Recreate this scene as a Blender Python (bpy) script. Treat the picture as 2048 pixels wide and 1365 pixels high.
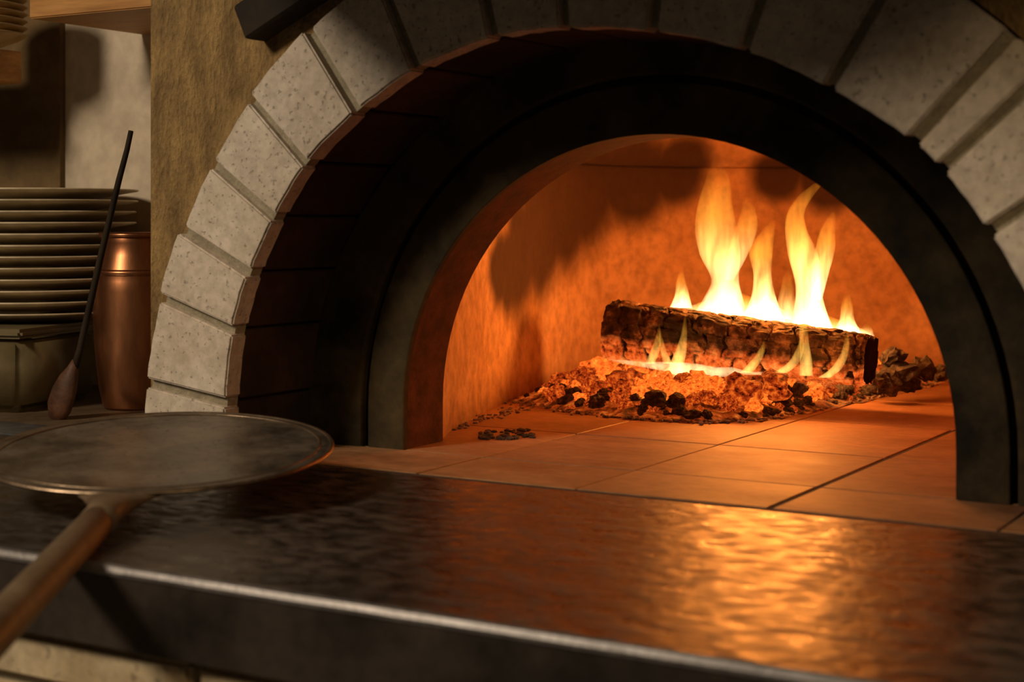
import bpy, bmesh, math, random
from mathutils import Vector, Matrix, noise
random.seed(7)
C = bpy.context.scene.collection
for o in list(bpy.data.objects): bpy.data.objects.remove(o)
R = math.radians

# ------------------------------------------------------------------ camera, world, lights, exposure
F, CX, YH = 3160.0, 1024.0, 440.0          # focal length in pixels, centre column, horizon row
CAM = Vector((0.75, -1.432, 0.28)); YAW = math.atan2(2900 - CX, F)
cd = bpy.data.cameras.new('camera'); cam = bpy.data.objects.new('camera', cd); C.objects.link(cam)
cd.sensor_width = 36; cd.lens = F / 2048 * 36; cd.shift_y = -(682.5 - YH) / 2048
cam.location = CAM; cam.rotation_euler = (R(90), 0, YAW)
cd.clip_start = 0.02
cd.dof.use_dof = True; cd.dof.focus_distance = 2.15; cd.dof.aperture_fstop = 5.6
S = bpy.context.scene; S.camera = cam
S.view_settings.view_transform = 'Standard'; S.view_settings.look = 'None'
S.view_settings.gamma = 1; S.view_settings.use_curve_mapping = False
S.view_settings.exposure = 0.0
w = bpy.data.worlds.new('world'); S.world = w; w.use_nodes = True
bg = w.node_tree.nodes['Background']; bg.inputs[0].default_value = (1.0, 0.72, 0.45, 1); bg.inputs[1].default_value = 0.035

def area_lamp(name, loc, target, size, power, col):
    l = bpy.data.lights.new(name, 'AREA'); l.shape = 'DISK'; l.size = size; l.energy = power; l.color = col
    o = bpy.data.objects.new(name, l); C.objects.link(o); o.location = loc
    o.rotation_euler = (Vector(target) - Vector(loc)).to_track_quat('-Z', 'Y').to_euler()
    return o
area_lamp('ceiling_lamp_left_offscreen', (-1.25, -2.0, 1.50), (-0.8, 0.1, 0.2), 0.5, 36, (1.0, 0.80, 0.57))
area_lamp('ceiling_lamp_right_offscreen', (1.9, -1.7, 1.50), (0.5, 0.0, 0.2), 0.5, 11, (1.0, 0.68, 0.35))
def fire_light(loc, power, rad, col=(1.0, 0.27, 0.035)):
    l = bpy.data.lights.new('fire_light', 'POINT'); l.energy = power; l.shadow_soft_size = rad; l.color = col
    o = bpy.data.objects.new('fire_light', l); C.objects.link(o); o.location = loc

# ------------------------------------------------------------------ pixel -> place
EX = Vector((math.cos(YAW), -math.sin(YAW))); EY = Vector((math.sin(YAW), math.cos(YAW)))
def on_floor(u, v, z=0.0):
    Z = (CAM.z - z) * F / (v - YH); p = Vector(((u - CX) * Z / F, Z))
    return Vector((p.dot(EX) + CAM.x, p.dot(EY) + CAM.y, z))
def on_plane(u, v, y):
    d = Vector(((u - CX) / F, 1.0)); t = (y - CAM.y) / d.dot(EY)
    return Vector((t * d.dot(EX) + CAM.x, y, CAM.z - t * (v - YH) / F))

# ------------------------------------------------------------------ materials
def mat(name):
    m = bpy.data.materials.new(name); m.use_nodes = True
    nt = m.node_tree; b = nt.nodes['Principled BSDF']
    return m, nt, b
def N(nt, t, **kw):
    n = nt.nodes.new('ShaderNode' + t)
    for k, v in kw.items():
        if k.startswith('i_'):
            key = k[2:]; key = int(key) if key.isdigit() else key.replace('_', ' ')
            n.inputs[key].default_value = v
        else: setattr(n, k, v)
    return n
def coords(nt, scale=(1, 1, 1), kind='Object'):
    tc = N(nt, 'TexCoord'); mp = N(nt, 'Mapping'); mp.inputs['Scale'].default_value = scale
    nt.links.new(tc.outputs[kind], mp.inputs['Vector']); return mp.outputs[0]
def noise_t(nt, vec, scale, detail=6, rough=0.6):
    n = N(nt, 'TexNoise'); n.inputs['Scale'].default_value = scale; n.inputs['Detail'].default_value = detail
    n.inputs['Roughness'].default_value = rough; nt.links.new(vec, n.inputs['Vector']); return n.outputs['Fac']
def ramp(nt, fac, stops):
    r = N(nt, 'ValToRGB'); e = r.color_ramp.elements
    while len(e) < len(stops): e.new(0.5)
    for k, (p, c) in enumerate(stops):
        e[k].position = p; e[k].color = (*c, 1) if len(c) == 3 else c
    nt.links.new(fac, r.inputs[0]); return r.outputs['Color']
def g(x): return (x, x, x)
def mix(nt, fac, a, b, mode='MIX'):
    m = N(nt, 'MixRGB', blend_type=mode)
    for i, s in ((0, fac), (1, a), (2, b)):
        if hasattr(s, 'is_linked'): nt.links.new(s, m.inputs[i])
        else: m.inputs[i].default_value = s if i == 0 else (*s, 1)
    return m.outputs[0]
def bump(nt, b, h, strength=0.4, dist=0.004):
    n = N(nt, 'Bump'); n.inputs['Strength'].default_value = strength; n.inputs['Distance'].default_value = dist
    nt.links.new(h, n.inputs['Height']); nt.links.new(n.outputs[0], b.inputs['Normal'])
def simple(name, c0, c1, scale=20, rough=0.7, metal=0.0, bs=0.3, bd=0.002, stretch=(1, 1, 1), spec=0.5, lo=0.35, hi=0.65, tint=False, pits=0.0, streak=False):
    m, nt, b = mat(name); v = coords(nt, stretch)
    n1 = noise_t(nt, v, scale); col = ramp(nt, n1, [(lo, c0), (hi, c1)])
    n2 = noise_t(nt, v, scale * 7, 4)
    col = mix(nt, 0.5, col, ramp(nt, n2, [(0.3, g(0.55)), (0.65, g(1.15))]), 'MULTIPLY')
    h = mix(nt, 0.5, n1, n2)
    if pits:
        vo = N(nt, 'TexNoise'); vo.inputs['Scale'].default_value = pits; vo.inputs['Detail'].default_value = 2
        nt.links.new(v, vo.inputs['Vector'])
        p = ramp(nt, vo.outputs['Fac'], [(0.30, g(0.25)), (0.38, g(1.0))])
        col = mix(nt, 0.55, col, p, 'MULTIPLY'); h = mix(nt, 0.5, h, p)
    if streak:
        n3 = noise_t(nt, coords(nt, (0.8, 1.2, 1)), 48, 4, 0.55); h = mix(nt, 0.75, h, n3)
        col = mix(nt, 0.8, col, ramp(nt, n3, [(0.38, g(0.35)), (0.62, g(1.5))]), 'MULTIPLY')
    if tint:
        oi = N(nt, 'ObjectInfo'); col = mix(nt, 1.0, col, oi.outputs['Color'], 'MULTIPLY')
    nt.links.new(col, b.inputs['Base Color'])
    rr = ramp(nt, n1, [(0.3, g(max(0, rough - 0.08))), (0.7, g(min(1, rough + 0.08)))])
    nt.links.new(rr, b.inputs['Roughness']); b.inputs['Metallic'].default_value = metal
    b.inputs['Specular IOR Level'].default_value = spec
    if streak:
        b.inputs['IOR'].default_value = 2.1
        nt.links.new(ramp(nt, n3, [(0.36, g(0.27)), (0.64, g(0.52))]), b.inputs['Roughness'])
    bump(nt, b, h, bs, bd); return m

M = {}
M['stone'] = simple('pale_pitted_stone', (0.62, 0.55, 0.46), (0.80, 0.74, 0.65), 14, 0.85, bs=0.6, bd=0.003, tint=True, pits=190)
M['mortar'] = simple('grey_mortar', (0.27, 0.235, 0.16), (0.40, 0.35, 0.25), 60, 0.95, bs=0.8, bd=0.003)
M['stucco'] = simple('ochre_plaster', (0.10, 0.052, 0.014), (0.46, 0.30, 0.115), 34, 0.9, bs=1.0, bd=0.010, stretch=(1, 1, 0.42), lo=0.25, hi=0.75)
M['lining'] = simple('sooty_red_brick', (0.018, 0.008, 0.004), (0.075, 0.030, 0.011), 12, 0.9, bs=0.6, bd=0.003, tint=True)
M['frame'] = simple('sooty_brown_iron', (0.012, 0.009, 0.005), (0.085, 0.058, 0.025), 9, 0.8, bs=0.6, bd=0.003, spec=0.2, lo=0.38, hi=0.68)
M['jamb'] = simple('red_brown_jamb', (0.07, 0.024, 0.012), (0.17, 0.06, 0.028), 30, 0.9, bs=0.4, bd=0.002, spec=0.2)
M['slab'] = simple('dark_worn_steel', (0.012, 0.009, 0.007), (0.048, 0.035, 0.026), 10, 0.38, bs=0.8, bd=0.004, stretch=(0.5, 1.6, 1), spec=0.5, streak=True)
M['edge'] = simple('painted_highlight_edge', (0.15, 0.14, 0.14), (0.26, 0.245, 0.24), 30, 0.42, metal=0.5)  # paler than the slab: the front edge's highlight is put into this colour
M['slab_side'] = simple('black_steel_side', (0.012, 0.009, 0.007), (0.048, 0.035, 0.026), 10, 0.5)
M['tile'] = simple('fired_hearth_tile', (0.27, 0.125, 0.052), (0.45, 0.23, 0.10), 9, 0.58, bs=0.35, bd=0.002, tint=True, stretch=(0.8, 1.3, 1))
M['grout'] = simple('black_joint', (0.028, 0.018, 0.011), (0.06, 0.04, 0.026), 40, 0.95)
M['base_stone'] = simple('cream_base_stone', (0.52, 0.40, 0.24), (0.72, 0.60, 0.40), 16, 0.9, bs=0.6, pits=70)
M['iron'] = simple('worn_dark_iron', (0.065, 0.053, 0.040), (0.26, 0.215, 0.165), 13, 0.36, metal=0.5, bs=0.5, bd=0.0018, pits=150)
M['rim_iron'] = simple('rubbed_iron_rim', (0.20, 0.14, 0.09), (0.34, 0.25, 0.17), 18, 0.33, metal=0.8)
M['handle'] = simple('brown_iron_handle', (0.12, 0.08, 0.045), (0.22, 0.155, 0.095), 12, 0.62, metal=0.1, spec=0.3, stretch=(1, 1, 0.3), bs=0.2)
M['copper'] = simple('brushed_copper', (0.36, 0.14, 0.062), (0.52, 0.22, 0.10), 5, 0.33, metal=0.95, bs=0.1, stretch=(2, 2, 0.6))
M['plate'] = simple('cream_stoneware', (0.50, 0.40, 0.25), (0.66, 0.55, 0.37), 6, 0.35)
M['ochre_plate'] = simple('ochre_earthenware', (0.42, 0.27, 0.10), (0.55, 0.37, 0.16), 6, 0.45)
M['pan'] = simple('khaki_enamel_box', (0.12, 0.095, 0.045), (0.18, 0.14, 0.07), 5, 0.4)
M['wood'] = simple('orange_pine', (0.38, 0.17, 0.042), (0.58, 0.30, 0.09), 9, 0.6, stretch=(0.25, 1, 3))
M['old_wood'] = simple('dark_old_timber', (0.012, 0.008, 0.005), (0.04, 0.026, 0.015), 10, 0.75, spec=0.2, stretch=(1, 1, 1))
M['spoon'] = simple('scorched_wood', (0.05, 0.02, 0.009), (0.13, 0.05, 0.022), 30, 0.6)
M['cream'] = simple('cream_plaster', (0.64, 0.54, 0.41), (0.67, 0.57, 0.44), 4, 0.9, bs=0.1)
M['brown_wall'] = simple('brown_plaster', (0.12, 0.075, 0.03), (0.20, 0.13, 0.055), 5, 0.9, bs=0.3)
M['worktop'] = simple('brown_worktop', (0.09, 0.06, 0.035), (0.16, 0.11, 0.065), 8, 0.45)
M['strip'] = simple('blue_grey_steel', (0.16, 0.17, 0.19), (0.26, 0.27, 0.30), 8, 0.3, metal=0.7)
M['floor'] = simple('dark_floor', (0.06, 0.045, 0.03), (0.11, 0.085, 0.06), 5, 0.8)

def dome_material():
    m, nt, b = mat('fired_dome_clay'); v = coords(nt)
    n1 = noise_t(nt, v, 7); n2 = noise_t(nt, v, 45, 5)
    col = ramp(nt, n1, [(0.35, (0.52, 0.30, 0.15)), (0.65, (0.72, 0.46, 0.25))])
    col = mix(nt, 0.7, col, ramp(nt, n2, [(0.3, g(0.55)), (0.6, g(1.1))]), 'MULTIPLY')
    tc = N(nt, 'TexCoord'); masks = None
    wob = N(nt, 'TexNoise'); wob.inputs['Scale'].default_value = 6; nt.links.new(tc.outputs['Object'], wob.inputs['Vector'])
    sub = N(nt, 'VectorMath', operation='MULTIPLY_ADD'); sub.inputs[1].default_value = (0.07,) * 3
    nt.links.new(wob.outputs['Color'], sub.inputs[0]); nt.links.new(tc.outputs['Object'], sub.inputs[2])
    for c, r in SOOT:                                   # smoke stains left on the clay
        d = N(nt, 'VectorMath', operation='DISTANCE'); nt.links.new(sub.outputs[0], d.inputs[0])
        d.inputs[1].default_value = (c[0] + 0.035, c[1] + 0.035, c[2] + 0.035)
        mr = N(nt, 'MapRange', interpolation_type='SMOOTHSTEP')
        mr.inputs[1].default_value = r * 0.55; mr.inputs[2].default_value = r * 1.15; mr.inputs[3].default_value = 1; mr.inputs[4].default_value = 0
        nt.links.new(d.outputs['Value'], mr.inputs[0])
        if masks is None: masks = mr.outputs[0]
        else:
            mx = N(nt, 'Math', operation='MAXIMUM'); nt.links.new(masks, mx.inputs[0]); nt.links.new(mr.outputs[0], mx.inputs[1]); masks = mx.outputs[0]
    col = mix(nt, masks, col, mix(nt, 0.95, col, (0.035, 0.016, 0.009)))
    nt.links.new(col, b.inputs['Base Color']); b.inputs['Roughness'].default_value = 0.9
    bump(nt, b, mix(nt, 0.5, n1, n2), 0.6, 0.006); return m
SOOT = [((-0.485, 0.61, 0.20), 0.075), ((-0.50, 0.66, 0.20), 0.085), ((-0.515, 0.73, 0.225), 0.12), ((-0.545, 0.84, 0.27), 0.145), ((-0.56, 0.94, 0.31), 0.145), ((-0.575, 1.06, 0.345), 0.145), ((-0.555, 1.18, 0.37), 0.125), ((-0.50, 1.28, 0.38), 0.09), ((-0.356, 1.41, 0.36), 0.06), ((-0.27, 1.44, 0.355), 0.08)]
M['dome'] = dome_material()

def ember_material(name, stops, strength, scale, base=(0.03, 0.02, 0.015)):
    m, nt, b = mat(name); v = coords(nt); oi = N(nt, 'ObjectInfo')
    ad = N(nt, 'VectorMath', operation='ADD'); nt.links.new(v, ad.inputs[0]); nt.links.new(oi.outputs['Location'], ad.inputs[1])
    n1 = noise_t(nt, ad.outputs[0], scale, 6, 0.65)
    col = ramp(nt, n1, stops)
    nt.links.new(col, b.inputs['Emission Color']); b.inputs['Emission Strength'].default_value = strength
    ash = ramp(nt, noise_t(nt, ad.outputs[0], scale * 0.8), [(0.45, base), (0.7, tuple(min(1, x * 3.5 + 0.01) for x in base))])
    nt.links.new(ash, b.inputs['Base Color'])
    b.inputs['Roughness'].default_value = 0.95; bump(nt, b, n1, 0.8, 0.004); return m
M['ember_hot'] = ember_material('hot_ember', [(0.33, (0.10, 0.008, 0.0)), (0.45, (0.75, 0.09, 0.008)), (0.60, (1.0, 0.22, 0.02)), (0.75, (1.0, 0.38, 0.05))], 1.3, 2.3)
M['ember_red'] = ember_material('red_ember', [(0.38, (0.01, 0.0, 0.0)), (0.50, (0.40, 0.035, 0.004)), (0.66, (1.0, 0.18, 0.015))], 0.95, 2.6)
M['coal'] = ember_material('dead_coal', [(0.62, (0.0, 0.0, 0.0)), (0.80, (0.5, 0.05, 0.004))], 0.4, 3.0, (0.045, 0.035, 0.025))
M['ash'] = ember_material('ash_and_embers', [(0.40, (0.0, 0.0, 0.0)), (0.55, (0.40, 0.045, 0.004)), (0.75, (1.0, 0.25, 0.03))], 0.75, 60, (0.05, 0.035, 0.025))
M['cold_ash'] = simple('grey_ash', (0.12, 0.08, 0.06), (0.34, 0.26, 0.20), 60, 0.95)

# ------------------------------------------------------------------ mesh helpers
def obj(name, bm, m, parent=None, smooth=False):
    me = bpy.data.meshes.new(name)
    bmesh.ops.recalc_face_normals(bm, faces=bm.faces)
    bm.to_mesh(me); bm.free(); me.materials.append(m)
    if smooth:
        for p in me.polygons: p.use_smooth = True
    o = bpy.data.objects.new(name, me); C.objects.link(o); o.parent = parent
    return o
def empty(name, loc=(0, 0, 0)):
    o = bpy.data.objects.new(name, None); C.objects.link(o); o.location = loc; o.empty_display_size = 0.05
    return o
def tag(o, label, cat, group=None):
    o['label'] = label; o['category'] = cat
    if group: o['group'] = group
    return o
def struct(o): o['kind'] = 'structure'; return o
def box_bm(x0, x1, y0, y1, z0, z1, bev=0.0, seg=2):
    bm = bmesh.new(); bmesh.ops.create_cube(bm, size=1)
    for v in bm.verts: v.co = Vector(((x0 + x1) / 2 + v.co.x * (x1 - x0), (y0 + y1) / 2 + v.co.y * (y1 - y0), (z0 + z1) / 2 + v.co.z * (z1 - z0)))
    if bev: bmesh.ops.bevel(bm, geom=bm.edges[:], offset=bev, segments=seg, affect='EDGES', clamp_overlap=True)
    return bm
def prism_bm(poly, y0, y1, bev=0.0, seg=1):
    """outline in x,z extruded along y"""
    bm = bmesh.new(); a = [bm.verts.new((x, y0, z)) for x, z in poly]; b = [bm.verts.new((x, y1, z)) for x, z in poly]
    n = len(poly); bm.faces.new(a); bm.faces.new(b[::-1])
    for i in range(n): bm.faces.new((a[i], b[i], b[(i + 1) % n], a[(i + 1) % n]))
    if bev:
        bmesh.ops.recalc_face_normals(bm, faces=bm.faces)
        es = [e for e in bm.edges if len(e.link_faces) == 2 and e.calc_face_angle(0) > 0.5]
        bmesh.ops.bevel(bm, geom=es, offset=bev, segments=seg, affect='EDGES', clamp_overlap=True)
    return bm
def band_bm(inner, outer, y0, y1):
    """solid between two open outlines (lists of x,z of equal length) extruded along y"""
    bm = bmesh.new(); n = len(inner)
    L = [[bm.verts.new((p[0], y, p[1])) for p in prof] for prof in (inner, outer) for y in (y0, y1)]
    i0, i1, o0, o1 = L
    for k in range(n - 1):
        for a, b in ((i0, o0), (o0, o1), (o1, i1), (i1, i0)): bm.faces.new((a[k], a[k + 1], b[k + 1], b[k]))
    for k in (0, n - 1): bm.faces.new((i0[k], o0[k], o1[k], i1[k]))
    return bm
def lathe_bm(prof, seg=48):
    bm = bmesh.new(); rings = []
    for r, z in prof:
        if r < 1e-5: rings.append([bm.verts.new((0, 0, z))])
        else: rings.append([bm.verts.new((r * math.cos(2 * math.pi * k / seg), r * math.sin(2 * math.pi * k / seg), z)) for k in range(seg)])
    for a, b in zip(rings, rings[1:]):
        for k in range(seg):
            j = (k + 1) % seg
            f = [a[k % len(a)], a[j % len(a)], b[j % len(b)], b[k % len(b)]]
            f = list(dict.fromkeys(f))
            if len(f) > 2: bm.faces.new(f)
    return bm
def tube_bm(pts, rads, seg=16, flat=1.0, up=Vector((0, 0, 1))):
    bm = bmesh.new(); rings = []
    for i, p in enumerate(pts):
        p = Vector(p); d = (Vector(pts[min(i + 1, len(pts) - 1)]) - Vector(pts[max(i - 1, 0)])).normalized()
        s = d.cross(up); s = s.normalized() if s.length > 1e-4 else Vector((1, 0, 0)); t = s.cross(d).normalized()
        r = rads[i]; rw, rt = r if isinstance(r, tuple) else (r, r * flat)
        rings.append([bm.verts.new(p + s * rw * math.cos(2 * math.pi * k / seg) + t * rt * math.sin(2 * math.pi * k / seg)) for k in range(seg)])
    for a, b in zip(rings, rings[1:]):
        for k in range(seg): bm.faces.new((a[k], a[(k + 1) % seg], b[(k + 1) % seg], b[k]))
    bm.faces.new(rings[0]); bm.faces.new(rings[-1][::-1]); return bm
def lerp(tab, x):
    if x <= tab[0][0]: return tab[0][1]
    for (a, p), (b, q) in zip(tab, tab[1:]):
        if x <= b: return p + (q - p) * (x - a) / (b - a)
    return tab[-1][1]
def arch_line(cx, cz, a, b, n=48, z0=0.0):
    pts = [(cx - a, z0)]
    for k in range(n + 1):
        t = math.pi * (1 - k / n); pts.append((cx + a * math.cos(t), cz + b * math.sin(t)))
    return pts + [(cx + a, z0)]

# ------------------------------------------------------------------ setting
FLOOR_Z = -0.95
struct(obj('floor', box_bm(-3.2, 2.6, -3.2, 1.9, FLOOR_Z - 0.05, FLOOR_Z), M['floor']))
r_out = 0.612
hole = [(r_out * math.cos(math.pi * (1 - k / 72)), r_out * math.sin(math.pi * (1 - k / 72))) for k in range(73)]
frame_out = []
WX0, WX1, WZ1 = -0.6125, 1.30, 1.15
for x, z in hole:                                                     # project each arch point out to the wall's rectangle
    t = min([(WX0 / x) if x < -1e-6 else 1e9, (WX1 / x) if x > 1e-6 else 1e9, (WZ1 / z) if z > 1e-6 else 1e9]); frame_out.append((x * t, z * t))
def wall_bm():
    bm = bmesh.new(); y0, y1 = 0.0, 0.30; rows = 8
    front = []
    for j in range(rows + 1):
        row = []
        for (a, b) in zip(hole, frame_out):
            f = j / rows; x = a[0] + (b[0] - a[0]) * f; z = a[1] + (b[1] - a[1]) * f
            row.append(bm.verts.new((x, y0 + 0.004 * (noise.noise(Vector((x * 9, 1, z * 5))) if 0 < j < rows else 0), z)))
        front.append(row)
    back = [[bm.verts.new((p[0], y1, p[1])) for p in pr] for pr in (hole, frame_out)]
    n = len(hole)
    for k in range(n - 1):
        for j in range(rows): bm.faces.new((front[j][k], front[j][k + 1], front[j + 1][k + 1], front[j + 1][k]))
        bm.faces.new((back[0][k], back[0][k + 1], back[1][k + 1], back[1][k]))
        bm.faces.new((front[0][k], front[0][k + 1], back[0][k + 1], back[0][k]))
        bm.faces.new((front[-1][k], front[-1][k + 1], back[1][k + 1], back[1][k]))
    bmesh.ops.remove_doubles(bm, verts=bm.verts, dist=1e-5)
    return bm
# the corners of the rectangle get their own points so the plaster is square
def add_corner(cxy):
    best = min(range(len(frame_out)), key=lambda k: (frame_out[k][0] - cxy[0]) ** 2 + (frame_out[k][1] - cxy[1]) ** 2); frame_out[best] = cxy
add_corner((WX0, WZ1)); add_corner((WX1, WZ1))
wf = struct(obj('wall_front', wall_bm(), M['stucco']))
WLX = on_plane(120, 220, 0.50).x
wl = struct(obj('wall_left', box_bm(-2.6, WLX, 0.50, 0.62, 0.0, 1.15), M['brown_wall']))
wb = struct(obj('wall_back', box_bm(WLX - 0.05, -0.58, 0.512, 0.64, 0.0, 1.15), M['cream']))
ws = struct(obj('wall_side', box_bm(-0.6125, -0.58, 0.295, 0.56, 0.0, 1.15), M['stucco']))

# counter slab on its stone base
slab = empty('counter_slab'); tag(slab, 'dark worn steel counter slab with a highlight painted along its front edge before the oven mouth', 'counter')
SY, SX0, SX1, ST = -0.50, -2.4, 1.30, 0.066
obj('slab_top', box_bm(SX0, SX1, SY + 0.004, 0.0, -0.012, 0.0), M['slab'], slab)
obj('slab_body', box_bm(SX0, SX1, SY, 0.0, -ST, -0.005), M['slab_side'], slab)
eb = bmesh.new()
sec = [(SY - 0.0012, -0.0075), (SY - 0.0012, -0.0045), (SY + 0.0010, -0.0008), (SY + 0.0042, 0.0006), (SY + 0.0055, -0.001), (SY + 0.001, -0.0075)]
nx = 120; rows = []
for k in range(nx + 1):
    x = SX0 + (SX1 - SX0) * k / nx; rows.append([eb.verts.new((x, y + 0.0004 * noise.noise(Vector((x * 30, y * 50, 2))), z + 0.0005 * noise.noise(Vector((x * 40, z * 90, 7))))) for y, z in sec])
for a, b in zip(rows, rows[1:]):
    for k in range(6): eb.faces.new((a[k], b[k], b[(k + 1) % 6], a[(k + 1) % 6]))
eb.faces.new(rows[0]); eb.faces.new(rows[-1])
obj('slab_edge', eb, M['edge'], slab)['label'] = 'pale metal edge with a painted highlight'
base = struct(obj('wall_base', box_bm(SX0, SX1, -0.478, 0.55, FLOOR_Z, -ST), M['mortar']))
def base_blocks():
    z = -ST - 0.002; row = 0
    for hgt in (0.048, 0.17, 0.17, 0.17, 0.17, 0.14):
        x = [-0.58, -0.92, -0.70, -0.95, -0.75, -0.88][row]
        while x < 1.25:
            wd = [0.475, 0.36, 0.52, 0.40, 0.45][int(abs(x * 37 + row * 5)) % 5] if row or x > -0.3 else 0.475
            x1 = min(x + wd, 1.30)
            o = obj('stone_block', box_bm(x + 0.004, x1 - 0.004, -0.486 - random.uniform(0, 0.004), -0.44, z - hgt + 0.004, z - 0.003, 0.005), M['base_stone'], base); x = x1
        z -= hgt; row += 1
base_blocks()

# back worktop in the recess beside the oven
wt = obj('back_worktop', box_bm(-2.4, -0.6125, 0.085, 0.55, -0.05, 0.0, 0.002), M['worktop']); tag(wt, 'brown worktop in the recess beside the oven', 'worktop')
st = obj('steel_strip', box_bm(-2.4, -0.6125, 0.0, 0.085, -0.05, 0.002, 0.0015), M['strip']); tag(st, 'blue grey steel strip between dark counter and brown worktop', 'strip')

# ------------------------------------------------------------------ the oven
oven = empty('pizza_oven'); tag(oven, 'wood-fired masonry oven with pale stone arch around a sooty iron-framed mouth', 'oven')
RIN = [(0, .484), (34, .482), (45, .484), (57, .476), (69, .473), (81, .472), (93, .477), (103, .486), (115, .492), (126, .495), (137, .500), (146, .498), (154, .496), (161, .494), (171, .486), (180, .484)]
ROUT = 0.611
def arc(a0, a1, rf, n): return [(rf(a0 + (a1 - a0) * k / n) * math.cos(R(a0 + (a1 - a0) * k / n)), rf(a0 + (a1 - a0) * k / n) * math.sin(R(a0 + (a1 - a0) * k / n))) for k in range(n + 1)]
mort_in = arc(180, 0, lambda a: lerp(RIN, a) + 0.004, 72); mort_out = arc(180, 0, lambda a: ROUT - 0.002, 72)
arch = obj('arch_mortar', band_bm(mort_in, mort_out, -0.006, 0.012), M['mortar'], oven)
JO = [180.0, 172.2, 162.2, 153.9, 145.4, 136.5, 126.0, 115.5, 103.5, 93.4, 81.5, 69.4, 58.0, 46.7, 42.4, 34.1, 24.0, 14.0, 5.0, 0.0]
JW = 0.0115
for a1, a0 in zip(JO, JO[1:]):
    am = (a0 + a1) / 2
    di, do = math.degrees(JW / 2 / 0.487), math.degrees(JW / 2 / ROUT)
    e0 = 0 if a0 == 0 else 1; e1 = 0 if a1 == 180 else 1
    jr = random.uniform(-0.002, 0.002)
    inn = arc(a0 + di * e0, a1 - di * e1, lambda a: lerp(RIN, a) + random.uniform(-.0008, .0008), 6)
    out = arc(a0 + do * e0, a1 - do * e1, lambda a: ROUT + jr + random.uniform(-.001, .001), 6)
    o = obj('voussoir', prism_bm(inn + out[::-1], -0.017 + random.uniform(-.002, .002), 0.012, 0.0022, 2), M['stone'], arch)
    s_ = random.uniform(0.80, 0.95); o.color = (s_, s_ * 0.955, s_ * 0.92, 1)
# brick lining of the deep soffit behind the stones
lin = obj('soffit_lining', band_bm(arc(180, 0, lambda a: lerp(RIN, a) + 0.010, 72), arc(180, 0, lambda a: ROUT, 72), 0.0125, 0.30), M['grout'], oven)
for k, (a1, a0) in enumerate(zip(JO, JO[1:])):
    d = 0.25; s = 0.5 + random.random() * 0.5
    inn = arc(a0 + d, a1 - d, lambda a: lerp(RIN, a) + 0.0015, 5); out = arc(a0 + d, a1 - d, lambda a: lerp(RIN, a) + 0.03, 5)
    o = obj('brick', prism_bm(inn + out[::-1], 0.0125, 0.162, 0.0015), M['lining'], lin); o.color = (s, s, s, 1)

# iron mouth frame: two concentric bands with a groove
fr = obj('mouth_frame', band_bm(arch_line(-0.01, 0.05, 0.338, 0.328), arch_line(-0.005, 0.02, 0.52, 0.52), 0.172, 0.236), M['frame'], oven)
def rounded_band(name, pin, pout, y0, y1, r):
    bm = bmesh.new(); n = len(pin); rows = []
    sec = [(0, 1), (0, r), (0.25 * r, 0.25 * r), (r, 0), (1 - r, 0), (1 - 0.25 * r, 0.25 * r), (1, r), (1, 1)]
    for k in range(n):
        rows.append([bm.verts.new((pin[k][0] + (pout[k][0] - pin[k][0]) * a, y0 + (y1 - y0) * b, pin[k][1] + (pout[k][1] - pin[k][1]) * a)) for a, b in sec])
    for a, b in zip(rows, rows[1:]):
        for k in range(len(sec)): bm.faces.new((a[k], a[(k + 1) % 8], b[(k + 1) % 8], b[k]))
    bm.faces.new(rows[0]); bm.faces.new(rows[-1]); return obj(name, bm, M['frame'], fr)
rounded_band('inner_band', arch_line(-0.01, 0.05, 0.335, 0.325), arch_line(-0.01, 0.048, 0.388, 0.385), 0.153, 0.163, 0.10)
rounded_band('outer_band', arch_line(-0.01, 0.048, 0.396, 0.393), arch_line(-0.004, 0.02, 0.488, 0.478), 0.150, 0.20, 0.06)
jb = obj('mouth_jamb', band_bm(arch_line(-0.01, 0.05, 0.3355, 0.3255), arch_line(-0.01, 0.05, 0.352, 0.342), 0.160, 0.242), M['jamb'], oven)

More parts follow.
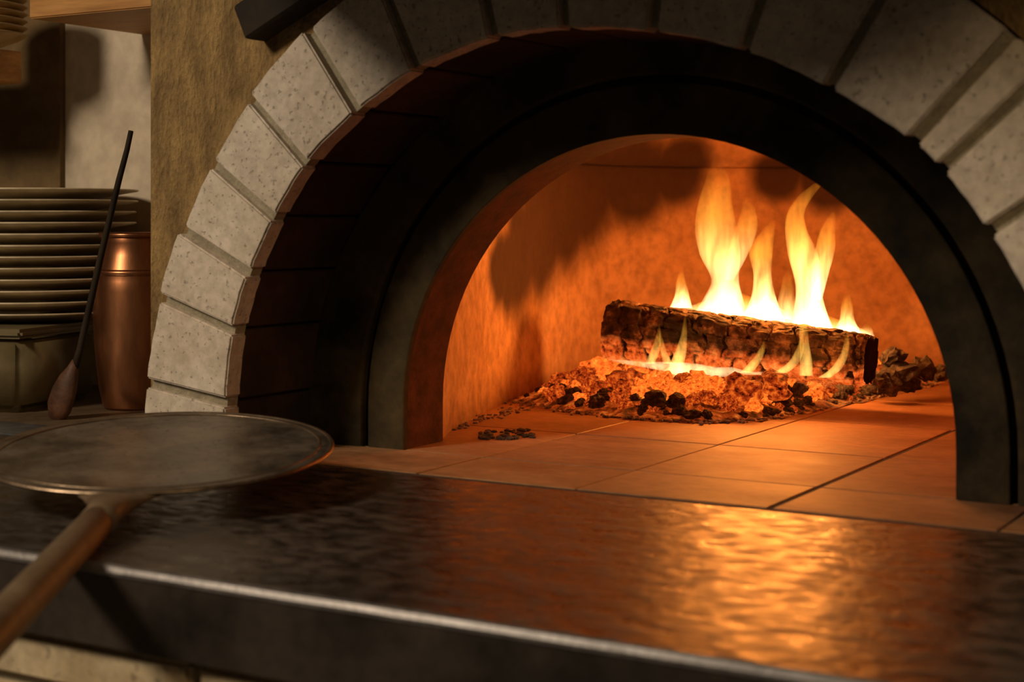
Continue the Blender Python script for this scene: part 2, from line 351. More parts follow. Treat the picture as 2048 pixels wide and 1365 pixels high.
# dome: curved wall to a ledge, then vault
def dome_bm():
    half = [(0.238, .348), (.29, .372), (.40, .415), (.60, .485), (.80, .535), (1.0, .572), (1.12, .575), (1.22, .55), (1.32, .48), (1.40, .38), (1.45, .25), (1.475, .12)]
    pl = []
    for a, b in zip(half, half[1:]):
        for q in range(4): f = q / 4; pl.append((-(a[1] + (b[1] - a[1]) * f), a[0] + (b[0] - a[0]) * f))
    pl.append((-.12, 1.475)); pl = pl + [(-.06, 1.482), (0, 1.484), (.06, 1.482)] + [(-x, y) for x, y in reversed(pl)]
    for _ in range(3): pl = [pl[0]] + [((a[0] + 2 * b[0] + c[0]) / 4, (a[1] + 2 * b[1] + c[1]) / 4) for a, b, c in zip(pl, pl[1:], pl[2:])] + [pl[-1]]
    nf = 24; front = [(.342 - .684 * (k + 1) / (nf + 1), .238) for k in range(nf)]
    bm = bmesh.new(); cxy = (0, 0.86)
    prof = [(0, -0.002), (0, .06), (0, .12), (0, .18), (0, .24), (0, .30), (0, .375), (0.0, .3795), (0.022, .381)]
    nv = 12; prof += [(0.022 + 0.978 * (1 - math.cos(k / nv * math.pi / 2)), .381 + .21 * math.sin(k / nv * math.pi / 2)) for k in range(1, nv)]
    rows = []
    for ri, (k, z) in enumerate(prof):
        pts = pl + (front if ri >= 8 else [])
        row = []
        for x, y in pts:
            q = Vector((x + (cxy[0] - x) * k, y + (cxy[1] - y) * k, z))
            d = 0.006 * noise.noise(q * 9) if y > 0.3 else 0
            row.append(bm.verts.new(q + Vector((x, y - .86, 0)) * d))
        rows.append(row)
    top = bm.verts.new((cxy[0], cxy[1], .591))
    n = len(pl)
    for ri in range(len(rows) - 1):
        a, b = rows[ri], rows[ri + 1]
        for i in range(n - 1): bm.faces.new((a[i], a[i + 1], b[i + 1], b[i]))
        if ri >= 8:
            m = len(a)
            for i in range(n - 1, m): bm.faces.new((a[i], a[(i + 1) % m], b[(i + 1) % m], b[i]))
    a = rows[-1]
    for i in range(len(a)): bm.faces.new((a[i], a[(i + 1) % len(a)], top))
    return bm
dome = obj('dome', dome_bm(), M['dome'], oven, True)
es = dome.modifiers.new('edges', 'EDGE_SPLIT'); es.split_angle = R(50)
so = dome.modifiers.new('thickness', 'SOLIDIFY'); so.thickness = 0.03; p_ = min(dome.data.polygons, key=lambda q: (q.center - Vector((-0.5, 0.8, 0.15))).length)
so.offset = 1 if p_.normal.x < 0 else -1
# hearth of square tiles on a dark bed
hb = obj('hearth_bed', box_bm(-0.6125, 1.30, 0.0, 1.55, -0.05, -0.0014), M['grout'], oven)
ys = [0.0, 0.155, 0.39, 0.675, 0.96, 1.24, 1.53]; xs = [-0.612, -0.43, -0.232, -0.033, 0.183, 0.40, 0.62, 0.84, 1.06, 1.28]
for j, (y0, y1) in enumerate(zip(ys, ys[1:])):
    for i, (x0, x1) in enumerate(zip(xs, xs[1:])):
        if j == 0 and x1 < -0.5 and False: continue
        if j > 0 and x0 > 0.62: continue
        gx = 0.0028 if i in (3, 4) and j < 3 else 0.0012
        gy = 0.0018
        o = obj('hearth_tile', box_bm(x0 + 0.0014, x1 - (0.0050 if (i == 3 and j < 3) else 0.0014), y0 + (0.017 if j == 0 else gy), y1 - gy, -0.03, 0.0 + random.uniform(-.0004, 0.0001), 0.0008, 1), M['tile'], hb)
        s = random.uniform(0.82, 1.1); o.color = (s, s * random.uniform(.93, 1.0), s * .95, 1)

# ------------------------------------------------------------------ log, coals, flames
LY = 0.80
A = on_plane(1226, 661, LY); B = on_plane(1742, 721, LY)
def log_bm():
    bm = bmesh.new(); L = (B - A).length; ns, nt_ = 260, 96; ax = (B - A).normalized()
    side = Vector((0, 1, 0)); up = side.cross(ax).normalized() * -1
    if up.z < 0: up = -up
    rows = []; CR = []
    for i in range(ns + 1):
        s = i / ns; row = []
        rr = (0.0475 + (0.0365 - 0.0475) * s) * (1.0 if 0.012 < s < 0.988 else 0.95)
        for k in range(nt_):
            t = 2 * math.pi * k / nt_; c, sn = math.cos(t), math.sin(t)
            rad = rr / (abs(c) ** 3.2 + abs(sn) ** 3.2) ** (1 / 3.2)      # squarish split log
            p = A + ax * (L * s); key = Vector((s * L * 26, t * 3.3, 0))
            strip = math.floor((t + 0.39) / 0.785) % 8; cell = s * L / 0.040 + 0.34 * noise.noise(Vector((t * 3.0, s * 30, 3))) + 0.9 * noise.noise(Vector((strip * 5.3, s * 5, 8))) + 0.37 * strip
            cr = abs((cell % 1.0) - 0.5); crack = max(0, 1 - abs(cr - 0.5) / 0.10) * (0.95 + 0.3 * noise.noise(Vector((s * 12, t * 2, 9))))
            ln = ((t + 0.39) / 0.785 + 0.16 * noise.noise(Vector((s * 18, t, 5)))) % 1.0; lcr = max(0, 1 - min(ln, 1 - ln) / 0.08) * (0.55 + 0.6 * noise.noise(Vector((s * 14, t * 2, 11))))
            d = 0.004 * noise.noise(key) + 0.002 * noise.noise(key * 3) - 0.0075 * crack - 0.005 * lcr
            CR.append(max(0.0, min(1.0, max(crack * 2.0, 1.2 * lcr))))
            row.append(bm.verts.new(p + side * (rad + d) * c * 0.92 + up * (rad + d) * sn))
        rows.append(row)
    for a, b in zip(rows, rows[1:]):
        for k in range(nt_): bm.faces.new((a[k], a[(k + 1) % nt_], b[(k + 1) % nt_], b[k]))
    ends = []
    for row, p in ((rows[0], A), (rows[-1], B)): ends.append([v.co.copy() for v in row])
    return bm, ends, CR
def log_material():
    m, nt, b = mat('charred_log'); tc = N(nt, 'TexCoord'); v = coords(nt)
    n1 = noise_t(nt, v, 55, 8, 0.7); n0 = noise_t(nt, v, 16, 4)
    col = ramp(nt, mix(nt, 0.5, n1, n0), [(0.44, (0.010, 0.006, 0.004)), (0.54, (0.09, 0.05, 0.03)), (0.64, (0.50, 0.32, 0.20))])
    at = N(nt, 'Attribute', attribute_name='crack', attribute_type='GEOMETRY')
    nt.links.new(col, b.inputs['Base Color']); b.inputs['Roughness'].default_value = 0.85
    sep = N(nt, 'SeparateXYZ'); nt.links.new(tc.outputs['Object'], sep.inputs[0])
    # glowing underside: local z below the axis
    wn = noise_t(nt, v, 22, 4)
    ad = N(nt, 'Math', operation='MULTIPLY_ADD'); ad.inputs[1].default_value = 0.035; nt.links.new(wn, ad.inputs[0]); nt.links.new(sep.outputs['Z'], ad.inputs[2])
    mr = N(nt, 'MapRange'); mr.inputs[1].default_value = 0.014; mr.inputs[2].default_value = 0.0; nt.links.new(ad.outputs[0], mr.inputs[0])
    em = ramp(nt, n1, [(0.36, (0.10, 0.006, 0.001)), (0.50, (0.75, 0.10, 0.012)), (0.70, (1.0, 0.30, 0.06))])
    nt.links.new(em, b.inputs['Emission Color'])
    ms = N(nt, 'Math', operation='MULTIPLY'); ms.inputs[1].default_value = 1.1; nt.links.new(mr.outputs[0], ms.inputs[0])
    inv = N(nt, 'Math', operation='SUBTRACT'); inv.inputs[0].default_value = 1.0; nt.links.new(at.outputs['Fac'], inv.inputs[1])
    m2 = N(nt, 'Math', operation='MULTIPLY'); nt.links.new(ms.outputs[0], m2.inputs[0]); nt.links.new(inv.outputs[0], m2.inputs[1])
    nt.links.new(m2.outputs[0], b.inputs['Emission Strength'])
    bump(nt, b, n1, 0.9, 0.004); return m
M['log'] = log_material(); M['log_end'] = simple('charred_end_grain', (0.006, 0.004, 0.003), (0.03, 0.018, 0.011), 40, 0.95, spec=0.1)
log = empty('burning_log', (A + B) / 2); tag(log, 'charred split log burning on the bed of coals in the oven', 'log')
lbm, ends, CR = log_bm(); mid = (A + B) / 2
ax = (B - A).normalized(); rot = Vector((1, 0, 0)).rotation_difference(ax).to_matrix(); inv = rot.inverted()
for v in lbm.verts: v.co = inv @ (v.co - mid)
lb = obj('charred_bark', lbm, M['log'], log); at_ = lb.data.attributes.new('crack', 'FLOAT', 'POINT'); at_.data.foreach_set('value', CR); log.rotation_euler = rot.to_euler()
for e, sgn in zip(ends, (-1, 1)):
    bm = bmesh.new(); pts = [inv @ (p - mid) for p in e]; c = sum(pts, Vector()) / len(pts)
    ring = [bm.verts.new(p) for p in pts]; r2 = [bm.verts.new(c + (p - c) * 0.6 + Vector((sgn * 0.003, 0, 0))) for p in pts]; cv = bm.verts.new(c + Vector((sgn * 0.001, 0, 0)))
    for k in range(len(pts)):
        j = (k + 1) % len(pts); bm.faces.new((ring[k], ring[j], r2[j], r2[k])); bm.faces.new((r2[k], r2[j], cv))
    obj('end_grain', bm, M['log_end'], log)

# bed of ash, then every coal
FRONT = [on_floor(u, v) for u, v in [(1040, 803), (1130, 822), (1230, 834), (1330, 842), (1420, 846), (1510, 842), (1600, 826), (1700, 806), (1790, 786), (1900, 760)]]
BACK = [Vector((x, y, 0)) for x, y in [(0.02, 1.30), (-0.15, 1.22), (-0.38, 1.10), (-0.50, 0.95), (-0.52, 0.80)]]
POLY = FRONT + BACK
def inside(x, y):
    c = False; n = len(POLY)
    for i in range(n):
        a, b = POLY[i], POLY[(i + 1) % n]
        if (a.y > y) != (b.y > y) and x < (b.x - a.x) * (y - a.y) / (b.y - a.y) + a.x: c = not c
    return c
def edge_dist(x, y):
    best = 9; n = len(POLY); p = Vector((x, y, 0))
    for i in range(n):
        a, b = POLY[i], POLY[(i + 1) % n]; d = b - a; t = max(0, min(1, (p - a).dot(d) / d.length_squared)); best = min(best, (a + d * t - p).length)
    return best
def pile(x, y): return 0.046 * min(1, edge_dist(x, y) / 0.13) ** 0.8 if inside(x, y) else 0.0
bm = bmesh.new(); G_ = {}; st_ = 0.012
for i in range(int(0.75 / st_)):
    for j in range(int(0.85 / st_)):
        x, y = -0.62 + i * st_, 0.55 + j * st_
        if inside(x, y) or edge_dist(x, y) < 0.02: G_[i, j] = bm.verts.new((x, y, max(0.0004, pile(x, y) * 0.72 + 0.006 * noise.noise(Vector((x * 40, y * 40, 0))) + (0.003 if inside(x, y) else 0))))
for (i, j) in list(G_):
    q = [(i, j), (i + 1, j), (i + 1, j + 1), (i, j + 1)]
    if all(k in G_ for k in q): bm.faces.new([G_[k] for k in q])
ashbed = obj('ash_bed', bm, M['ash']); tag(ashbed, 'low mound of ash and fine embers under the coals', 'ash'); ashbed['kind'] = 'stuff'
def coal_mesh(seed):
    bm = bmesh.new(); bmesh.ops.create_icosphere(bm, subdivisions=3, radius=1); sv = Vector((seed * 3.1, seed * 1.7, seed))
    sx, sy, sz = 1.0, random.uniform(.65, .95), random.uniform(.5, .8)
    for v in bm.verts:
        n = v.co.normalized(); d = 1 + 0.5 * noise.noise(n * 1.7 + sv) + 0.30 * (0.5 - abs(noise.noise(n * 4.0 + sv)) * 2) * 0.8 + 0.16 * noise.noise(n * 10 + sv); q = n * d
        v.co = Vector((q.x * sx, q.y * sy, q.z * sz))
    me = bpy.data.meshes.new('coal'); bm.to_mesh(me); bm.free(); return me
kinds = {}
for kn in ('ember_hot', 'ember_red', 'coal'):
    kinds[kn] = []
    for q in range(6):
        me = coal_mesh(q + len(kn)); me.materials.append(M[kn]); kinds[kn].append(me)
LAB = {'ember_hot': ('glowing orange ember in the coal bed under the burning log', 'ember', 'glowing embers under the log'),
       'ember_red': ('dull red ember with a dark crust in the oven coal bed', 'ember', 'crusted embers in the coal bed'),
       'coal': ('black charcoal lump at the rim of the oven coal bed', 'charcoal', 'black charcoal around the coal bed')}
def coal(kn, x, y, z, s):
    o = bpy.data.objects.new({'coal': 'charcoal_lump'}.get(kn, 'ember'), random.choice(kinds[kn])); C.objects.link(o)
    o.location = (x, y, z); o.scale = (s,) * 3; o.rotation_euler = (random.uniform(-.5, .5), random.uniform(-.5, .5), random.uniform(0, 6.28))
    tag(o, *LAB[kn]); return o
placed = []
tries = 0
while len(placed) < 380 and tries < 14000:
    tries += 1
    x, y = random.uniform(-0.56, 0.10), random.uniform(0.58, 1.25)
    if not inside(x, y): continue
    if y > 0.93 and x < -0.1: continue
    d = edge_dist(x, y); s = random.choice((0.006, 0.008, 0.010, 0.013, 0.016, 0.020)) * random.uniform(.85, 1.15) * (0.75 if d < 0.03 else 1.0)
    if any((x - a) ** 2 + (y - b) ** 2 < (0.56 * (s + c)) ** 2 for a, b, c in placed): continue
    placed.append((x, y, s)); rnd = random.random()
    right = x > -0.02 and y > 0.85
    if d < 0.022 or right: kn = 'coal' if rnd < 0.7 else 'ember_red'
    elif d < 0.06: kn = 'ember_red' if rnd < 0.5 else ('ember_hot' if rnd < 0.75 else 'coal')
    else: kn = 'ember_hot' if rnd < 0.75 else 'ember_red'
    coal(kn, x, y, pile(x, y) * 0.8 + s * 0.45, s)
# the one large ember in front of the log's end, and the lumps heaped beside it
for (u, v, sz, kn, y) in [(1255, 775, 0.036, 'ember_red', 0.70), (1170, 770, 0.026, 'ember_hot', 0.78), (1195, 735, 0.024, 'ember_hot', 0.80), (1490, 780, 0.030, 'ember_red', 0.68), (1545, 770, 0.024, 'ember_red', 0.72), (1400, 785, 0.022, 'ember_hot', 0.68),
                          (1785, 715, 0.022, 'coal', 0.96), (1800, 745, 0.026, 'coal', 0.96), (1845, 740, 0.024, 'coal', 1.02), (1880, 748, 0.016, 'coal', 1.10), (1770, 765, 0.024, 'coal', 0.92), (1815, 770, 0.02, 'coal', 0.98)]:
    p = on_plane(u, v, y); o = coal(kn, p.x, p.y, max(p.z, sz * 0.4), sz)
    if sz == 0.036: tag(o, 'largest crusted ember, propped before the higher end of the log', 'ember')
    elif sz == 0.030: tag(o, 'broad crusted ember lump before the middle of the log', 'ember')
    elif kn == 'coal': tag(o, 'charcoal lump heaped beyond the lower end of the log', 'charcoal', 'charcoal heaped beyond the log end')
# loose flakes swept to the left of the bed
bm = bmesh.new()
def flakes(bm, poly_px, n, s0, s1):
    for _ in range(n):
        u = random.uniform(poly_px[0], poly_px[2]); v = random.uniform(poly_px[1], poly_px[3]); p = on_floor(u, v); r = random.uniform(s0, s1)
        m4 = Matrix.Translation(p + Vector((0, 0, r * 0.25))) @ Matrix.Rotation(random.uniform(0, 6), 4, 'Z') @ Matrix.Diagonal((r, r * random.uniform(.4, .8), r * .4, 1))
        bmesh.ops.create_icosphere(bm, subdivisions=1, radius=1, matrix=m4)
for k in range(14):
    f = k / 13; u = 905 + 150 * f; v = 852 - 42 * f; flakes(bm, (u - 18, v - 6, u + 18, v + 9), 7, 0.0015, 0.005)
a1 = obj('ash_flakes', bm, M['cold_ash']); tag(a1, 'pale ash flakes swept along the foot of the oven wall', 'ash'); a1['kind'] = 'stuff'
bm = bmesh.new(); flakes(bm, (960, 862, 1070, 880), 70, 0.002, 0.007)
a2 = obj('coal_crumbs', bm, M['coal']); tag(a2, 'small scatter of black coal crumbs on the hearth near the jamb', 'ash'); a2['kind'] = 'stuff'
bm = bmesh.new()
for p, q in zip(FRONT, FRONT[1:]):
    for _ in range(45):
        f = random.random(); c = p.lerp(q, f) + Vector((random.gauss(0, .006), random.gauss(-.004, .010), 0)); r = random.uniform(.0015, .0055)
        bmesh.ops.create_icosphere(bm, subdivisions=1, radius=1, matrix=Matrix.Translation(c + Vector((0, 0, r * .4))) @ Matrix.Rotation(random.uniform(0, 6), 4, 'Z') @ Matrix.Diagonal((r, r * .7, r * .6, 1)))
a3 = obj('ash_crumbs', bm, M['cold_ash']); tag(a3, 'pale ash crumbs along the front rim of the coal bed', 'ash'); a3['kind'] = 'stuff'

# flames: glowing gas volumes, one mesh for each tongue
def flame_material(name, k, fade=0.30, base=(1.0, 0.74, 0.34), mid=(1.0, 0.62, 0.17)):
    m = bpy.data.materials.new(name); m.use_nodes = True; nt = m.node_tree; nt.nodes.remove(nt.nodes['Principled BSDF'])
    out = nt.nodes['Material Output']; em = N(nt, 'Emission'); tc = N(nt, 'TexCoord'); sep = N(nt, 'SeparateXYZ')
    nt.links.new(tc.outputs['Object'], sep.inputs[0])
    col = ramp(nt, sep.outputs['Z'], [(0.0, base), (0.35, mid), (0.65, (1.0, 0.44, 0.045)), (1.0, (1.0, 0.25, 0.012))])
    st = ramp(nt, sep.outputs['Z'], [(0.0, g(1.0)), (0.3, g(0.72)), (0.6, g(fade)), (1.0, g(0.04))])
    nz = ramp(nt, noise_t(nt, coords(nt, (1, 1, 0.22)), 13, 2), [(0.35, g(0.35)), (0.62, g(1.5))])
    m1 = N(nt, 'Math', operation='MULTIPLY'); nt.links.new(st, m1.inputs[0]); nt.links.new(nz, m1.inputs[1])
    mu = N(nt, 'Math', operation='MULTIPLY'); mu.inputs[1].default_value = k; nt.links.new(m1.outputs[0], mu.inputs[0])
    nt.links.new(col, em.inputs['Color']); nt.links.new(mu.outputs[0], em.inputs['Strength']); nt.links.new(em.outputs[0], out.inputs['Volume'])
    return m
M['flame'] = flame_material('flame_gas', 75, 0.22); M['flame_thin'] = flame_material('thin_flame_gas', 55, 0.4); M['flame_front'] = flame_material('yellow_flame_gas', 62, 0.55, (1.0, 0.56, 0.13), (1.0, 0.50, 0.09)); M['flame_white'] = flame_material('white_hot_flame_gas', 150, 0.26)
fire = empty('fire', on_plane(1500, 640, LY)); tag(fire, 'yellow flames rising over and in front of the charred log', 'flames')
def flame(rows, y, m='flame', depth=0.75, lab=None):
    """rows: u, v, half width in pixels from base to tip"""
    P = [(on_plane(u, v, y), (on_plane(u + wd, v, y) - on_plane(u, v, y)).length) for u, v, wd in rows]
    Q = []
    n = len(P)
    for i in range(n - 1):                                # smooth the tongue between its rows
        a, b, c, d = P[max(i - 1, 0)], P[i], P[i + 1], P[min(i + 2, n - 1)]
        for q in range(5):
            t = q / 5; cr = lambda p0, p1, p2, p3: 0.5 * (2 * p1 + (p2 - p0) * t + (2 * p0 - 5 * p1 + 4 * p2 - p3) * t * t + (3 * p1 - p0 - 3 * p2 + p3) * t ** 3)
            Q.append((cr(a[0], b[0], c[0], d[0]), max(0.0006, cr(a[1], b[1], c[1], d[1]))))
    Q.append(P[-1])
    o0 = P[0][0]; hgt = max((p - o0).length for p, _ in Q)
    bm = bmesh.new(); rings = []; seg = 14
    for p, r in Q:
        rings.append([bm.verts.new(((p - o0) + Vector((r * math.cos(2 * math.pi * k / seg), depth * min(r, 0.03) * math.sin(2 * math.pi * k / seg), 0))) / hgt) for k in range(seg)])
    for a, b in zip(rings, rings[1:]):
        for k in range(seg): bm.faces.new((a[k], a[(k + 1) % seg], b[(k + 1) % seg], b[k]))
    bm.faces.new(rings[0]); bm.faces.new(rings[-1])
    o = obj('flame_tongue', bm, M[m], fire); o.location = o0 - fire.location; o.scale = (hgt,) * 3; return o
YB, YF = LY + 0.035, LY - 0.075
for u_ in (1446, 1526, 1616): fire_light(on_plane(u_, 560, YB), 2.2, 0.02)          # light of the tall flames, inside them
for u_, v_ in ((1361, 705), (1612, 710)): fire_light(on_plane(u_, v_, YF), 0.10, 0.006)   # light of the front flames
flame([(1440, 630, 52), (1446, 600, 40), (1450, 560, 27), (1440, 510, 40), (1432, 460, 42), (1430, 410, 34), (1435, 360, 24), (1432, 325, 8)], YB)
flame([(1460, 560, 8), (1475, 510, 20), (1492, 460, 22), (1497, 420, 14), (1490, 395, 4)], YB + 0.02, 'flame_thin')
flame([(1362, 616, 22), (1364, 590, 14), (1362, 560, 9), (1363, 535, 3)], YB, 'flame_white')
flame([(1525, 645, 46), (1527, 600, 26), (1525, 550, 18), (1522, 500, 24), (1535, 465, 14), (1548, 440, 4)], YB, 'flame_white')
flame([(1572, 650, 26), (1573, 600, 17), (1575, 560, 10), (1574, 530, 3)], YB - 0.01)
flame([(1625, 668, 46), (1620, 620, 32), (1616, 570, 25), (1606, 510, 30), (1592, 460, 22), (1592, 425, 17), (1612, 392, 15), (1640, 365, 9), (1664, 346, 2)], YB, 'flame_white')
flame([(1632, 600, 12), (1640, 545, 18), (1650, 500, 20), (1656, 460, 15), (1667, 425, 4)], YB + 0.015, 'flame_white')
flame([(1695, 668, 30), (1694, 640, 15), (1694, 612, 12), (1694, 582, 3)], YB, 'flame_white')
flame([(1735, 672, 14), (1733, 660, 12), (1736, 643, 3)], YB)
flame([(1470, 636, 120), (1470, 618, 100), (1468, 596, 40), (1466, 580, 5)], YB + 0.02, 'flame_thin')
flame([(1640, 668, 105), (1640, 655, 85), (1640, 636, 30), (1640, 625, 4)], YB + 0.02, 'flame_thin')
for rows in ([(1300, 728, 9), (1309, 705, 9), (1316, 680, 6), (1319, 648, 1)], [(1336, 728, 9), (1328, 705, 6), (1322, 680, 4), (1319, 655, 1)],
             [(1352, 732, 14), (1361, 705, 11), (1368, 670, 6), (1371, 622, 1)], [(1492, 746, 12), (1510, 725, 10), (1522, 705, 7), (1530, 678, 1)],
             [(1612, 752, 13), (1612, 720, 12), (1608, 680, 9), (1606, 640, 9), (1600, 590, 5)], [(1560, 746, 14), (1585, 728, 11), (1600, 700, 8), (1604, 670, 2)],
             [(1648, 756, 12), (1672, 738, 11), (1688, 710, 8), (1694, 680, 5), (1692, 655, 1)]):
    flame(rows, YF, 'flame_front', 1.0)
for rows in ([(1218, 720, 1), (1245, 724, 4), (1290, 730, 6), (1325, 733, 9), (1360, 739, 14), (1395, 740, 12), (1430, 745, 10), (1465, 744, 9), (1500, 750, 6), (1530, 748, 4), (1560, 752, 1)], [(1262, 800, 2), (1285, 782, 8), (1310, 765, 12), (1345, 748, 15), (1375, 738, 9), (1395, 730, 2)]):
    # the hot line of gas licking under the log
    P = [(on_plane(u, v, YF), wd * 2.45 / F) for u, v, wd in rows]; o0 = P[0][0]; L = (P[-1][0] - o0).length
    bm = tube_bm([(p - o0) / L for p, _ in P], [r / L for _, r in P], 12)
    o = obj('flame_lick', bm, M['flame_thin'], fire); o.location = o0 - fire.location; o.scale = (L,) * 3

# ------------------------------------------------------------------ peel resting on the counter edge
cdir = Vector((math.sin(YAW), -math.cos(YAW), 0)); tilt = R(5.0)
pc = Vector((-0.387, -0.224, 0.046)); PR = 0.177
peel = empty('pizza_peel', pc); tag(peel, 'round dark iron pizza peel, its long handle over the counter edge', 'pizza peel')
xa = Vector((math.cos(tilt) * cdir.x, math.cos(tilt) * cdir.y, -math.sin(tilt))); za = Vector((math.sin(tilt) * cdir.x, math.sin(tilt) * cdir.y, math.cos(tilt))); ya = za.cross(xa)
peel.rotation_euler = Matrix((xa, ya, za)).transposed().to_euler()
obj('blade', lathe_bm([(0, -0.0035), (PR - 0.006, -0.0035), (PR - 0.002, -0.001), (PR - 0.004, 0.0), (PR - 0.013, 0.0005), (PR - 0.016, -0.0006), (PR * 0.5, -0.0008), (0, -0.0008)], 128), M['iron'], peel, True)
def torus(r, z, th, name):
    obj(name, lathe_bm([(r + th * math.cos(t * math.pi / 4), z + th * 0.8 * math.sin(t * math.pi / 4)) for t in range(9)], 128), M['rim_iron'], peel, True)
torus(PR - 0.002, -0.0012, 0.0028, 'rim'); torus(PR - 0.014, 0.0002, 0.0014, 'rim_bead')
# socket flaring from the blade into the handle
hx = PR - 0.008
obj('socket', tube_bm([(hx, 0, -0.004), (hx + .012, 0, -.005), (hx + .03, 0, -.006), (hx + .055, 0, -.007), (hx + .085, 0, -.008)], [(.040, .003), (.030, .006), (.020, .010), (.0165, .0135), (.0160, .0145)], 24), M['handle'], peel, True)
obj('handle', tube_bm([(hx + .08, 0, -.008), (hx + .2, 0, -.008), (hx + .55, 0, -.008), (hx + .9, 0, -.008), (hx + .905, 0, -.008)], [.0150, .0155, .0165, .0175, .012], 24), M['handle'], peel, True)

# ------------------------------------------------------------------ things in the recess beside the oven
jar = empty('copper_jar', (-0.935, 0.31, 0.0)); tag(jar, 'tall copper jar with a collared neck on the brown worktop', 'jar')
JR = 0.064
obj('body', lathe_bm([(0, 0.004), (JR * .70, 0.004), (JR * .73, 0.0), (JR * .77, 0.004), (JR * .86, .03), (JR * .96, .09), (JR, .14), (JR * 1.0, .175), (JR * .985, .190), (JR * .95, .199), (JR * .955, .203), (JR * .94, .207), (JR * .86, .228), (JR * .80, .246), (JR * .82, .256), (JR * .80, .258), (JR * .76, .250), (JR * .9, .18), (JR * .74, .02), (0, .015)], 64), M['copper'], jar, True)
obj('collar', lathe_bm([(JR * .95, .197), (JR * .985, .200), (JR * .985, .204), (JR * .95, .207), (JR * .93, .202), (JR * .95, .197)], 64), M['copper'], jar, True)
obj('rim', lathe_bm([(JR * .79, .253), (JR * .86, .2545), (JR * .875, .258), (JR * .85, .2612), (JR * .78, .2605), (JR * .76, .257), (JR * .79, .253)], 64), M['copper'], jar, True)

bx = empty('storage_box', (-1.172, 0.225, 0.0)); bx.rotation_euler = (0, 0, R(15)); tag(bx, 'dark khaki enamel box carrying the tall plate stack', 'box')
obj('box_body', box_bm(-0.13, 0.13, -0.10, 0.11, 0.0, 0.112, 0.012, 3), M['pan'], bx, True)
obj('box_lid', box_bm(-0.134, 0.134, -0.104, 0.114, 0.108, 0.122, 0.005, 2), M['pan'], bx)
PLX, PLY = -1.175, 0.342
ORD = ['lowest', 'second', 'third', 'fourth', 'fifth', 'sixth', 'seventh', 'eighth', 'ninth', 'tenth', 'eleventh', 'topmost']
def plate_bm(r):
    return lathe_bm([(0, 0.0), (r * .55, 0.0), (r * .60, .002), (r * .82, .0095), (r * .985, .0140), (r, .0158), (r * .985, .0172), (r * .80, .0135), (r * .58, .006), (0, .005)], 64)
pm = None; z = 0.122
for k in range(12):
    if pm is None: o = obj('dinner_plate', plate_bm(0.152), M['plate'], None, True); pm = o.data
    else: o = bpy.data.objects.new('dinner_plate', pm); C.objects.link(o)
    o.location = (PLX + random.uniform(-.004, .004), PLY + random.uniform(-.003, .003), z); o.rotation_euler.z = random.uniform(0, 6)
    tag(o, ('lowest cream plate of the tall stack, lying on the khaki box' if k == 0 else 'topmost cream plate of the tall stack beside the copper jar' if k == 11 else '%s cream plate from the bottom of the tall stack' % ORD[k]), 'plate', 'cream plates stacked on the box'); z += 0.0172

# long spoon leaning on the jar
foot = on_floor(128, 838); foot.z = 0.004
top = on_plane(262, 262, 0.17)
d = (top - foot).normalized(); L = (top - foot).length
sp = empty('long_ladle', foot); tag(sp, 'long dark iron ladle with reddish wooden head leaning by the copper jar', 'ladle')
def at_px(u, v, y): return on_plane(u, v, y) - foot
obj('shaft', tube_bm([at_px(145, 752, 0.155), at_px(160, 700, 0.158), at_px(200, 520, 0.163), at_px(238, 360, 0.168), at_px(254, 300, 0.17), at_px(262, 262, 0.17)], [.0062, .0050, .0046, .0042, .0038, .0036], 12), M['old_wood'], sp, True)
obj('head', tube_bm([at_px(112, 838, 0.150), at_px(118, 815, .15), at_px(128, 785, .151), at_px(137, 760, .153), at_px(146, 738, .155), at_px(152, 722, .157)], [(.013, .008), (.0215, .011), (.0205, .012), (.0160, .011), (.0085, .008), (.0055, .0055)], 18, up=Vector((0, 1, 0))), M['spoon'], sp, True)

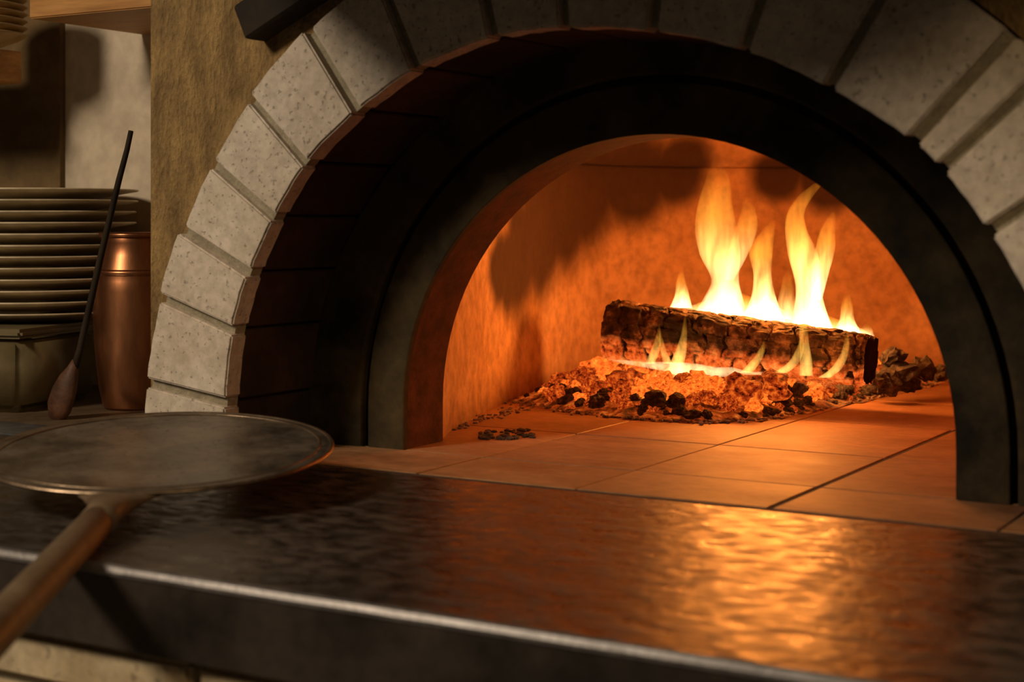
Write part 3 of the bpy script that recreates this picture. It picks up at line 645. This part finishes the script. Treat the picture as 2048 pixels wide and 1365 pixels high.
# shelves and the stack on the lower one
sh = obj('wall_shelf', box_bm(on_plane(58, 20, 0.27).x, -0.6120, 0.27, 0.514, 0.588, 0.64, 0.002), M['wood']); tag(sh, 'orange pine shelf board running into the side of the oven', 'shelf')
s2 = empty('side_shelf', (-1.7, 0.3, 0.0)); tag(s2, 'short pine shelf on a dark post carrying the ochre bowls', 'shelf')
SBX = on_plane(45, 110, 0.40).x
obj('board', box_bm(-0.05, SBX + 1.7, -0.10, 0.10, 0.505, 0.558, 0.002), M['wood'], s2)
obj('post', box_bm(-0.12, -0.04, -0.10, 0.10, 0.0, 1.15, 0.003), M['old_wood'], s2)
z = 0.558; bmesh0 = None
for k in range(8):
    if bmesh0 is None:
        o = obj('ochre_bowl', lathe_bm([(0, 0), (.045, 0), (.05, .002), (.075, .012), (.085, .018), (.0875, .0195), (.085, .021), (.073, .0155), (.048, .006), (0, .005)], 48), M['ochre_plate'], None, True); bmesh0 = o.data
    else: o = bpy.data.objects.new('ochre_bowl', bmesh0); C.objects.link(o)
    o.location = (SBX - 0.012, 0.305, z); tag(o, ('lowest ochre bowl of the stack on the short pine shelf' if k == 0 else 'topmost ochre bowl of the stack on the short pine shelf' if k == 7 else '%s ochre bowl from the bottom on the short pine shelf' % ORD[k]), 'bowl', 'ochre bowls stacked on the short shelf'); z += 0.0115

# dark timber brace on the plaster above the arch
p0 = on_plane(482, 47, -0.03); p1 = on_plane(482 + 330, 47 - 225, -0.03); dv = (p1 - p0).normalized(); nv = Vector((-dv.z, 0, dv.x)) * 0.022
br = obj('timber_brace', prism_bm([((p0 - nv).x, (p0 - nv).z), ((p1 - nv).x, (p1 - nv).z), ((p1 + nv).x, (p1 + nv).z), ((p0 + nv).x, (p0 + nv).z)], -0.035, 0.003, 0.003), M['old_wood']); tag(br, 'dark slanting timber brace fixed to the ochre plaster above the arch', 'brace')

# unseen hood, added above the mouth to shade the crown of the arch
hd = empty('added_shade_hood', (0.09, -0.2, 0.62)); tag(hd, 'dark unseen hood added above the oven mouth to shade the arch crown', 'hood')
hbm = prism_bm([(-0.53, 0.0), (0.53, 0.0), (0.53, 0.07), (0.30, 0.50), (-0.30, 0.50), (-0.53, 0.07)], -0.26, 0.203, 0.004)
obj('shade_hood_body', hbm, M['old_wood'], hd)
obj('shade_hood_rim', box_bm(-0.54, 0.54, -0.27, 0.203, -0.006, 0.03, 0.004), M['old_wood'], hd)
